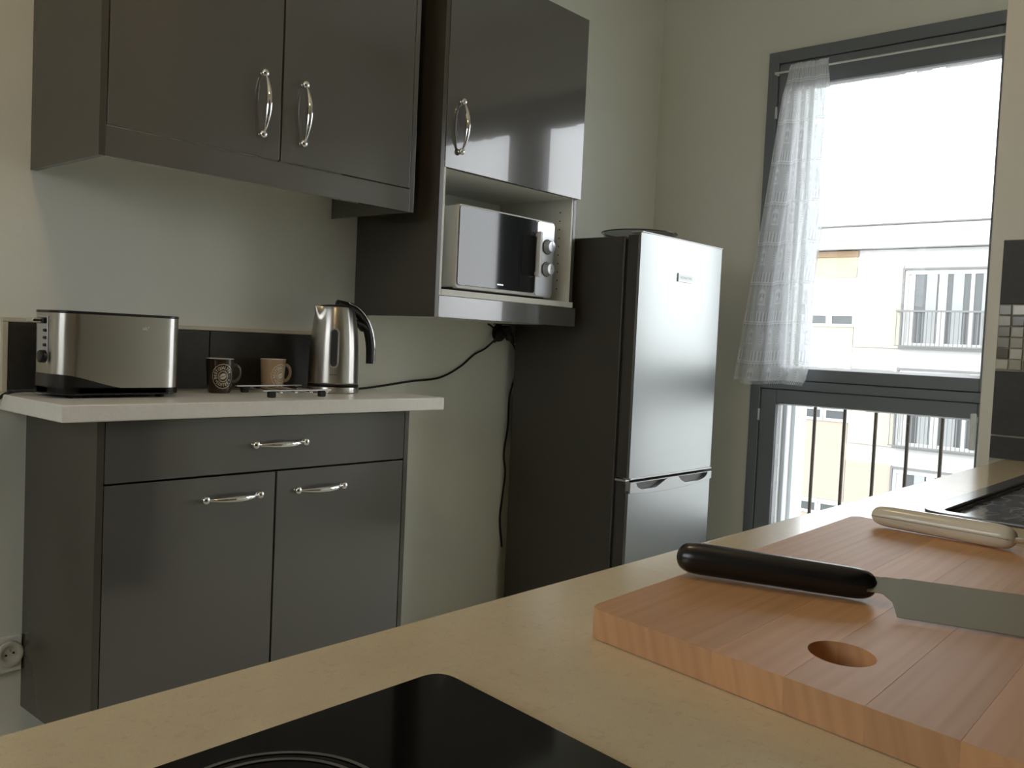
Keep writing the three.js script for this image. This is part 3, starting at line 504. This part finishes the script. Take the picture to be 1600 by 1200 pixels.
// ---------------------------------------------------------------- cords and plugs
obj('power_cord', tube([[0.97, 0.8775, 0.13], [1.04, 0.8765, 0.09], [1.12, 0.8765, 0.05], [1.25, 0.884, 0.014], [1.388, 0.899, 0.006], [1.55, 0.915, 0.006], [1.66, 0.960, 0.006], [1.74, 1.012, 0.007], [1.79, 1.035, 0.015], [1.835, 1.075, 0.03]], 0.0042, 90), M.rubber, scene.children.find((c) => c.name === 'kettle'));
obj('power_cord', tube([[-0.047, 0.887, 0.16], [-0.075, 0.884, 0.13], [-0.098, 0.876, 0.10], [-0.113, 0.862, 0.09], [-0.125, 0.82, 0.07], [-0.14, 0.65, 0.03], [-0.16, 0.35, 0.012], [-0.2, 0.19, 0.03]], 0.0042, 70), M.rubber, scene.children.find((c) => c.name === 'toaster'));
obj('power_cord', tube([[1.935, 1.075, 0.03], [1.975, 1.045, 0.02], [1.9980, 0.985, 0.012], [1.995, 0.91, 0.008], [1.972, 0.84, 0.0065], [1.968, 0.7, 0.0065], [1.955, 0.62, 0.006], [1.952, 0.57, 0.006], [1.965, 0.5, 0.006], [1.955, 0.40, 0.006], [1.945, 0.30, 0.006], [1.965, 0.17, 0.006]], 0.0042, 90), M.rubber, scene.children.find((c) => c.name === 'fridge'));
{
  const t = thing('multi_plug', 'black three-way plug adapter on the wall under the microwave cabinet', 'plug adapter', [1.885, 1.10, 0.0]);
  const soc = cyl(0.036, 0.038, 0.012, 28); soc.rotateX(Math.PI / 2); soc.translate(1.885, 1.105, 0.006); obj('socket_plate', soc, M.rubber, t);
  const hub = new THREE.SphereGeometry(0.021, 20, 14); hub.scale(1, 1, 1.1); hub.translate(1.885, 1.108, 0.032); obj('hub', hub, M.rubber, t);
  const plug = (a, x, y) => { const g = lathe([[0, -0.026], [0.0125, -0.026], [0.0185, -0.012], [0.019, 0.008], [0.012, 0.018], [0.0065, 0.032], [0.0055, 0.045], [0, 0.045]], 20); g.rotateZ(a); g.translate(x, y, 0.036); obj('plug', g, M.rubber, t); };
  plug(2.25, 1.858, 1.094); plug(-2.25, 1.915, 1.094);
  { const g = lathe([[0, -0.018], [0.016, -0.018], [0.019, -0.010], [0.019, 0.010], [0.014, 0.018], [0, 0.018]], 20); g.rotateX(Math.PI / 2); g.scale(1, 1, 1.2); g.translate(1.881, 1.119, 0.050); obj('plug', g, M.rubber, t); }
  obj('lead', tube([[1.895, 1.098, 0.04], [1.935, 1.099, 0.05], [1.985, 1.104, 0.05], [2.03, 1.13, 0.035], [2.05, 1.18, 0.02], [2.03, 1.3, 0.008], [1.95, 1.42, 0.006]], 0.004, 50), M.rubber, t);
  obj('lead', tube([[1.80, 1.139, 0.02], [1.813, 1.135, 0.02], [1.832, 1.118, 0.03], [1.850, 1.103, 0.035]], 0.0042, 24), M.rubber, t);
}
{ // wall socket in the trunking, left of the base cabinet
  const t = thing('wall_socket', 'round white power socket low on the wall left of the base cabinet', 'socket', [-0.048, 0.158, 0.016]);
  const w = (pts, n = 40) => { const g = lathe(pts, n); g.rotateX(Math.PI / 2); g.translate(-0.048, 0.158, 0.016); return g; };
  obj('plate', w([[0, 0], [0.036, 0], [0.036, 0.004], [0.033, 0.007], [0.0225, 0.0075], [0.0205, 0.002], [0, 0.002]]), std({ color: lin(0.66, 0.64, 0.54), roughness: 0.4 }), t);
  for (const [dx, dy] of [[-0.0095, -0.002], [0.0095, 0.002]]) { const g = cyl(0.003, 0.003, 0.002, 12); g.rotateX(Math.PI / 2); g.translate(-0.048 + dx, 0.158 + dy, 0.0188); obj('hole', g, M.dark, t); }
  const pin = cyl(0.0024, 0.0024, 0.014, 12); pin.rotateX(Math.PI / 2); pin.translate(-0.048, 0.168, 0.025); obj('earth_pin', pin, M.silver, t);
}
// ---------------------------------------------------------------- curtain
{
  const r = cyl(0.0045, 0.0045, 1.02, 14); r.rotateX(Math.PI / 2); r.translate(3.006, 2.377, 1.165);
  tag(obj('curtain_rod', [r, box(3.003, 3.036, 2.372, 2.382, 0.655, 0.664, 0), box(3.003, 3.036, 2.372, 2.382, 1.666, 1.675, 0)], M.whitePaint), 'thin white curtain rod across the top of the window frame', 'curtain rod');
  const bands = canvasTex(1024, 2048, (c, w, h) => { // how closely the lace is knitted: net, hem lines and motif rows
    c.fillStyle = '#9c9c9c'; c.fillRect(0, 0, w, h);
    c.fillStyle = '#b0b0b0'; for (let y = 0; y < h; y += 8) c.fillRect(0, y, w, 3); for (let x = 0; x < w; x += 8) c.fillRect(x, 0, 2, h);
    const rows = 8, rh = h / rows, cw = 128;
    for (let r2 = 0; r2 < rows; r2++) {
      const y0 = r2 * rh; c.fillStyle = '#e6e6e6'; c.fillRect(0, y0 + rh * 0.40, w, 5); c.fillRect(0, y0 + rh * 0.46, w, 3);
      for (let x = 0; x < w; x += 32) { // picket row: dense pales with open gaps
        c.fillStyle = '#d8d8d8'; c.fillRect(x + 4, y0 + rh * 0.2, 10, rh * 0.2); c.beginPath(); c.moveTo(x + 1, y0 + rh * 0.2); c.lineTo(x + 9, y0 + rh * 0.12); c.lineTo(x + 17, y0 + rh * 0.2); c.fill();
        c.fillStyle = '#707070'; c.fillRect(x + 18, y0 + rh * 0.17, 8, rh * 0.22); c.beginPath(); c.moveTo(x + 4, y0 + rh * 0.48); c.lineTo(x + 12, y0 + rh * 0.56); c.lineTo(x + 20, y0 + rh * 0.48); c.fill();
      }
      for (let x = (r2 % 2) * 64; x < w; x += cw * 2) { // trees and arbours in turn
        c.fillStyle = '#d4d4d4'; c.fillRect(x + 60, y0 + rh * 0.66, 7, rh * 0.42); for (let k = 0; k < 6; k++) { c.save(); c.translate(x + 64, y0 + rh * (0.64 + 0.055 * k)); for (const s of [-1, 1]) { c.save(); c.rotate(s * 0.9); c.fillRect(0, -3, s * 40, 6); c.restore(); } c.restore(); }
        c.fillStyle = '#787878'; for (let k = 0; k < 5; k++) c.fillRect(x + 40, y0 + rh * (0.68 + 0.06 * k), 18, 5);
        c.fillStyle = '#d4d4d4'; c.beginPath(); c.moveTo(x + 150, y0 + rh * 0.68); c.lineTo(x + 192, y0 + rh * 0.57); c.lineTo(x + 234, y0 + rh * 0.68); c.fill(); c.fillRect(x + 158, y0 + rh * 0.68, 8, rh * 0.28); c.fillRect(x + 218, y0 + rh * 0.68, 8, rh * 0.28); c.fillRect(x + 152, y0 + rh * 0.94, 80, 10); c.beginPath(); c.arc(x + 192, y0 + rh * 0.83, 14, 0, 7); c.fill();
        c.fillStyle = '#787878'; c.fillRect(x + 170, y0 + rh * 0.71, 10, rh * 0.1); c.fillRect(x + 204, y0 + rh * 0.71, 10, rh * 0.1);
      }
    }
    c.fillStyle = '#d8d8d8'; c.fillRect(0, 0, w, 40); c.fillStyle = '#c0c0c0'; c.fillRect(0, h - 40, w, 20);
    c.fillStyle = '#101010'; for (let x = 0; x < w; x += 18) c.fillRect(x, h - 22, 8, 22);
  }, false);
  const lerpT = (tab, y) => { for (let i = 1; i < tab.length; i++) if (y >= tab[i][0]) { const q = (y - tab[i][0]) / (tab[i - 1][0] - tab[i][0]); return tab[i][1] + (tab[i - 1][1] - tab[i][1]) * q; } return tab[tab.length - 1][1]; };
  const left = [[2.40, 0.738], [2.34, 0.73], [2.264, 0.7085], [1.9, 0.661], [1.2255, 0.578], [0.925, 0.543]], right = [[2.40, 0.918], [2.2, 0.946], [1.80, 0.960], [1.376, 0.918], [1.03, 0.918], [0.96, 0.905], [0.925, 0.884]];
  const nu = 90, nv = 80, pos = [], uv = [], idx = [];
  for (let j = 0; j <= nv; j++) for (let i = 0; i <= nu; i++) {
    const s = i / nu, v = j / nv, y = 2.402 - 1.475 * v, a = lerpT(left, y), b = lerpT(right, y);
    const gather = Math.exp(-v * 9), amp = 0.006 + 0.015 * Math.min(1, v * 2.5);
    const fold = Math.sin(2 * Math.PI * (3.4 * s + 0.12 * Math.sin(3 * v))) * amp + 0.005 * gather * Math.sin(2 * Math.PI * 13 * s) + 0.006 * Math.sin(2 * Math.PI * (1.3 * s + 0.4));
    pos.push(2.990 - (v > 0.012 ? 0.010 : 0) + fold * (1 - 0.4 * gather) - 0.006 * v, y - 0.006 * v * Math.sin(6.3 * s), a + (b - a) * s); uv.push(s * 1.0, 1 - v);
  }
  for (let j = 0; j < nv; j++) for (let i = 0; i < nu; i++) { const a = j * (nu + 1) + i, b = a + nu + 1; idx.push(a, b, a + 1, b, b + 1, a + 1); }
  const g = new THREE.BufferGeometry(); g.setAttribute('position', new THREE.Float32BufferAttribute(pos, 3)); g.setAttribute('uv', new THREE.Float32BufferAttribute(uv, 2)); g.setIndex(idx); g.computeVertexNormals();
  const t = thing('curtain', 'sheer white lace curtain bunched at the left of the window', 'curtain', [2.99, 0.92, 0.74]);
  obj('lace', g, phys({ color: lin(0.86, 0.88, 0.9), roughness: 1, transmission: 0.35, thickness: 0, alphaMap: bands, transparent: true, side: THREE.DoubleSide }), t);
  { const q = new THREE.PlaneGeometry(0.016, 0.045); q.rotateY(-Math.PI / 2); q.translate(2.953, 1.277, 0.884); obj('label_tag', q, phys({ color: lin(0.95, 0.95, 0.95), roughness: 1, transmission: 0.6, thickness: 0, side: THREE.DoubleSide }), t); }
}
// ---------------------------------------------------------------- near counter: slab, hob, sink, cabinets
const CY = 0.8728;
{
  const s = new THREE.Shape(); s.moveTo(X0 + 0.001, 2.1905); s.lineTo(PX, 2.161); s.lineTo(PX, ZF - 0.001); s.lineTo(X0 + 0.001, ZF - 0.001);
  const h = roundRect(0.214, 2.268, 0.99, 2.72, 0.03); s.holes.push(h);
  tag(obj('countertop', plate(s, CY - 0.04, 0.04, 0.003), M.counter), 'cream speckled countertop in the foreground holding the chopping board and hob', 'countertop');
  const t = thing('counter_cabinet', 'grey kitchen cabinets under the foreground countertop', 'cabinet', [-0.6, FY, 2.5]);
  obj('carcass', [box(X0 + 0.01, PX - 0.002, 0.1, CY - 0.042, 2.235, 2.25, 0), box(X0 + 0.01, PX - 0.002, FY, 0.1, 2.30, 2.32, 0)], M.carcass, t);
  for (let k = 0; k < 5; k++) { const a = -1.95 + k * 0.6; const d = obj('door', box(a + 0.002, a + 0.598, 0.105, CY - 0.046, 2.215, 2.233, 0.0015), M.gloss, t); const hd = obj('handle', HH.clone().rotateY(Math.PI), M.chrome, d, [a + 0.3, 0.72, 2.215]); }
}
{
  const t = thing('opposite_wall_cabinet', 'glossy grey wall cabinets over the foreground countertop', 'cabinet', [-1.3, 1.5, 2.65]);
  obj('carcass', box(X0 + 0.01, 0.4, 1.5, 2.4, 2.52, ZF - 0.001, 0), M.carcass, t);
  for (let k = 0; k < 5; k++) { const a = -2.38 + k * 0.552; obj('door', box(a + 0.002, a + 0.55, 1.502, 2.398, 2.5, 2.519, 0.0015), M.gloss, t); }
  const wf = scene.children.find((c) => c.name === 'wall_front'); for (let k = 0; k < 7; k++) { const a = X0 + 0.005 + k * 0.495; struct('tile', box(a, a + 0.492, 0.874, 1.49, ZF - 0.006, ZF, 0.001), M.tile, wf); }
}
{ // ceramic hob
  const t = thing('hob', 'black glass ceramic hob with faint cooking rings set on the countertop', 'hob', [-0.94, CY, 2.52]);
  const P = [[-0.6375, 2.2615], [-0.708, 2.765], [-1.235, 2.765], [-1.235, 2.268]], s = new THREE.Shape(), R = 0.016;
  P.forEach((p, i) => { const b = P[(i + 3) % 4], c = P[(i + 1) % 4], l1 = Math.hypot(b[0] - p[0], b[1] - p[1]), l2 = Math.hypot(c[0] - p[0], c[1] - p[1]); s[i ? 'lineTo' : 'moveTo'](p[0] + (b[0] - p[0]) * R / l1, p[1] + (b[1] - p[1]) * R / l1); s.quadraticCurveTo(p[0], p[1], p[0] + (c[0] - p[0]) * R / l2, p[1] + (c[1] - p[1]) * R / l2); });
  obj('glass_plate', plate(s, CY + 0.0002, 0.0045, 0.0012), M.hobGlass, t);
  const ring = (x, z, r) => { const g = new THREE.RingGeometry(r - 0.0011, r + 0.0011, 96); g.rotateX(-Math.PI / 2); g.translate(x, CY + 0.0051, z); return g; };
  for (const [x, z, r] of [[-0.790, 2.325, 0.045], [-1.08, 2.372, 0.08], [-0.80, 2.62, 0.075], [-1.06, 2.62, 0.1]]) obj('cooking_ring', [ring(x, z, r), ring(x, z, r * 0.86)], M.print, t);
}
{ // dark sink: raised rim, shallow recessed drainer floor
  const t = thing('sink', 'dark mottled sink let into the countertop at the right edge', 'sink', [0.6, CY - 0.02, 2.5]);
  const rim = roundRect(0.208, 2.258, 0.998, 2.73, 0.035); rim.holes.push(roundRect(0.232, 2.282, 0.974, 2.706, 0.014)); obj('rim', plate(rim, CY + 0.0003, 0.004, 0.0015), M.sinkRim, t);
  const wall = roundRect(0.2165, 2.2705, 0.9875, 2.7175, 0.028); wall.holes.push(roundRect(0.234, 2.284, 0.972, 2.704, 0.012)); obj('recess_wall', plate(wall, CY - 0.0045, 0.0046, 0), M.sinkRim, t);
  obj('drainer', plate(roundRect(0.217, 2.271, 0.987, 2.717, 0.027), CY - 0.0095, 0.005, 0), M.sink, t);
}
// ---------------------------------------------------------------- chopping board of glued staves
const BO = [-0.5135, 2.2735], e1 = [0.9994, -0.035], e2 = [-0.160, 0.987];
const onBoard = (u, v) => [BO[0] + e1[0] * u + e2[0] * v, BO[1] + e1[1] * u + e2[1] * v];
{
  const L = 0.513, W = 0.325, R = 0.009, cuts = [0, 0.053, 0.1014, 0.1492, 0.196, 0.243, 0.290, W], hu = 0.0645, hv = 0.1585, hr = 0.0205;
  const t = thing('chopping_board', 'rectangular beech chopping board with a round hole on the countertop', 'chopping board', [BO[0], CY, BO[1]]);
  const edge = (v) => { const d = Math.min(v, W - v); return d >= R ? 0 : R - Math.sqrt(Math.max(0, R * R - (R - d) * (R - d))); };
  for (let k = 0; k + 1 < cuts.length; k++) {
    const a = cuts[k], b = cuts[k + 1], s = new THREE.Shape(), n = 14, lo = [], hi = [], arc = [];
    for (let i = 0; i <= n; i++) { const v = a + (b - a) * i / n; lo.push([edge(v), v]); hi.unshift([L - edge(v), v]); }
    // the round hole is shared by the two staves that meet in it
    const low = Math.abs(b - hv) < hr, upp = Math.abs(a - hv) < hr;
    if (low || upp) { const al = Math.asin(((low ? b : a) - hv) / hr), q0 = low ? Math.PI - al : al, q1 = low ? 2 * Math.PI + al : Math.PI - al; for (let i = 0; i <= 36; i++) { const q = q0 + (q1 - q0) * i / 36; arc.push([hu + hr * Math.cos(q), hv + hr * Math.sin(q)]); } }
    const pts = low ? [...lo, ...arc, ...hi] : [...lo, ...hi, ...arc];
    pts.forEach(([u, v], i) => { const q = onBoard(u, v); s[i ? 'lineTo' : 'moveTo'](q[0], q[1]); });
    const g = plate(s, CY + 0.0003, 0.0197, 0.0002), p = g.attributes.position, nn = g.attributes.normal, u2 = g.attributes.uv;
    for (let i = 0; i < p.count; i++) { const dx = p.getX(i) - BO[0], dz = p.getZ(i) - BO[1], vv = dz + 0.035 * dx, uu = dx + 0.16 * vv, end = Math.abs(nn.getX(i)) > 0.7; u2.setXY(i, end ? p.getY(i) * 0.8 : uu, vv + (end ? p.getY(i) * 0.3 : 0) + k * 0.31); }
    obj('stave', g, std({ map: woodTex(k), roughness: 0.5 }), t);
  }
}
// ---------------------------------------------------------------- knives on the board
const TOP = CY + 0.02;
{
  const t = thing('knife', 'large kitchen knife with a black handle lying across the chopping board', 'knife', [-0.37, TOP, 2.35], 'knives on the chopping board');
  const A = new THREE.Vector3(-0.3855, TOP + 0.0135, 2.263), B = new THREE.Vector3(-0.3445, TOP + 0.0115, 2.4015);
  const cap = (q, w, e) => w * Math.pow(Math.max(0, 1 - Math.pow(Math.abs(2 * q - 1), e)), 0.5);
  obj('handle', sweep(new THREE.LineCurve3(A, B), 60, (q) => cap(q, 0.0122 - 0.0012 * q, 14), (q) => cap(q, 0.0125 - 0.0015 * q, 14), 24, false), M.knifeBlack, t);
  const d = B.clone().sub(A).setY(0).normalize(), c = new THREE.Vector3(-d.z, 0, d.x); // c points away from the spine, to the cutting edge
  if (c.x > 0) c.negate();
  // blade: spine high behind, edge resting on the board
  const prof = (s) => s < 0.004 ? [-0.0075, 0.012] : s < 0.0155 ? [-0.0085, 0.012 + 0.010 * (s - 0.004) / 0.008 + (s > 0.0115 ? 0.0165 * (s - 0.0115) / 0.004 : 0)] : [-0.010 + 0.03 * Math.max(0, (s - 0.10) / 0.1) ** 2, 0.0385 - 0.010 * Math.max(0, (s - 0.1) / 0.1) ** 2];
  const pos = [], idx = [], N = 100, len = 0.2; const spineY = TOP + 0.0165, edgeY = TOP + 0.0018;
  for (let i = 0; i <= N; i++) { const s = -0.006 + (len + 0.006) * i / N, pr = prof(s), o = B.clone().addScaledVector(d, s); for (const [k, th] of [[0, 1], [0, -1], [1, 1], [1, -1]]) { const off = pr[k], f = (off + 0.01) / 0.0485, p = o.clone().addScaledVector(c, off); p.y = spineY + (edgeY - spineY) * f + th * (k ? 0.0002 : 0.001); pos.push(p.x, p.y, p.z); } }
  for (let i = 0; i < N; i++) { const a = 4 * i, b = a + 4; for (const [p, q] of [[0, 2], [3, 1], [1, 0], [2, 3]]) idx.push(a + p, a + q, b + p, b + p, a + q, b + q); }
  let g = new THREE.BufferGeometry(); g.setAttribute('position', new THREE.Float32BufferAttribute(pos, 3)); g.setIndex(idx); g = g.toNonIndexed(); g.computeVertexNormals(); g.setAttribute('uv', new THREE.Float32BufferAttribute(new Float32Array(g.attributes.position.count * 2), 2));
  obj('blade', g, M.blade, t);
}
{
  const t = thing('knife', 'small knife with a cream white handle lying at the far end of the chopping board', 'knife', [-0.04, TOP, 2.36], 'knives on the chopping board');
  const A = new THREE.Vector3(-0.0425, TOP + 0.0117, 2.290), B = new THREE.Vector3(-0.0575, TOP + 0.0117, 2.428);
  const cap = (q, w, e) => w * Math.pow(Math.max(0, 1 - Math.pow(Math.abs(2 * q - 1), e)), 0.5);
  obj('handle', sweep(new THREE.LineCurve3(A, B), 60, (q) => cap(q, 0.0105 + 0.0012 * q, 12), (q) => cap(q, 0.0105 + 0.0012 * q, 12), 24, false), M.knifeWhite, t);
  const d = B.clone().sub(A).normalize(), s = A.clone().addScaledVector(d, 0.004), e = B.clone().addScaledVector(d, -0.004), off = new THREE.Vector3(-0.0113, 0.0003, -0.0012);
  obj('seam', sweep(new THREE.LineCurve3(s.add(off), e.add(off)), 8, () => 0.0005, () => 0.0005, 6), std({ color: lin(0.45, 0.4, 0.3), roughness: 0.5 }), t);
  const f = cyl(0.0022, 0.0032, 0.02, 12); f.rotateX(Math.PI / 2); f.translate(B.x - 0.001, B.y - 0.001, B.z + 0.007); obj('ferrule', f, M.chrome, t);
  const sh = new THREE.Shape(); sh.moveTo(0, -0.004); sh.lineTo(0.09, -0.009); sh.quadraticCurveTo(0.12, -0.004, 0.125, 0.006); sh.lineTo(0, 0.006); const bl = extrude(sh, 0.0014); bl.rotateX(Math.PI / 2); bl.rotateY(-Math.PI / 2 - 0.108); bl.translate(B.x - 0.001, B.y, B.z + 0.012); obj('blade', bl, M.blade, t);
}
// ---------------------------------------------------------------- ceiling lamp
{
  const t = thing('ceiling_lamp', 'small warm ceiling lamp hanging over the kitchen', 'lamp', [LAMP[0], H, LAMP[2]]);
  const rose = lathe([[0, 0], [0.05, 0], [0.045, -0.02], [0.01, -0.03], [0, -0.03]].map(([r, y]) => [r, y]), 32); rose.translate(LAMP[0], H, LAMP[2]); obj('ceiling_rose', rose, M.whitePaint, t);
  const st = cyl(0.006, 0.006, H - 0.03 - LAMP[1] - 0.055, 12); st.translate(LAMP[0], (H - 0.03 + LAMP[1] + 0.055) / 2, LAMP[2]); obj('stem', st, M.whitePaint, t);
  const cp = cyl(0.02, 0.024, 0.04, 20); cp.translate(LAMP[0], LAMP[1] + 0.055, LAMP[2]); obj('lamp_holder', cp, M.whitePaint, t);
  const b = new THREE.SphereGeometry(0.035, 24, 16); b.translate(...LAMP); obj('bulb', b, std({ color: lin(1, 0.9, 0.7), emissive: lin(1, 0.55, 0.2), emissiveIntensity: 14, roughness: 0.4 }), t);
  const l = new THREE.PointLight(new THREE.Color().setRGB(1, 0.74, 0.40), LAMP_POWER, 0, 2); l.castShadow = true; l.shadow.radius = 3; l.position.set(0, LAMP[1] - H, 0); l.name = 'bulb_light'; t.add(l);
}
renderer.render(scene, camera);
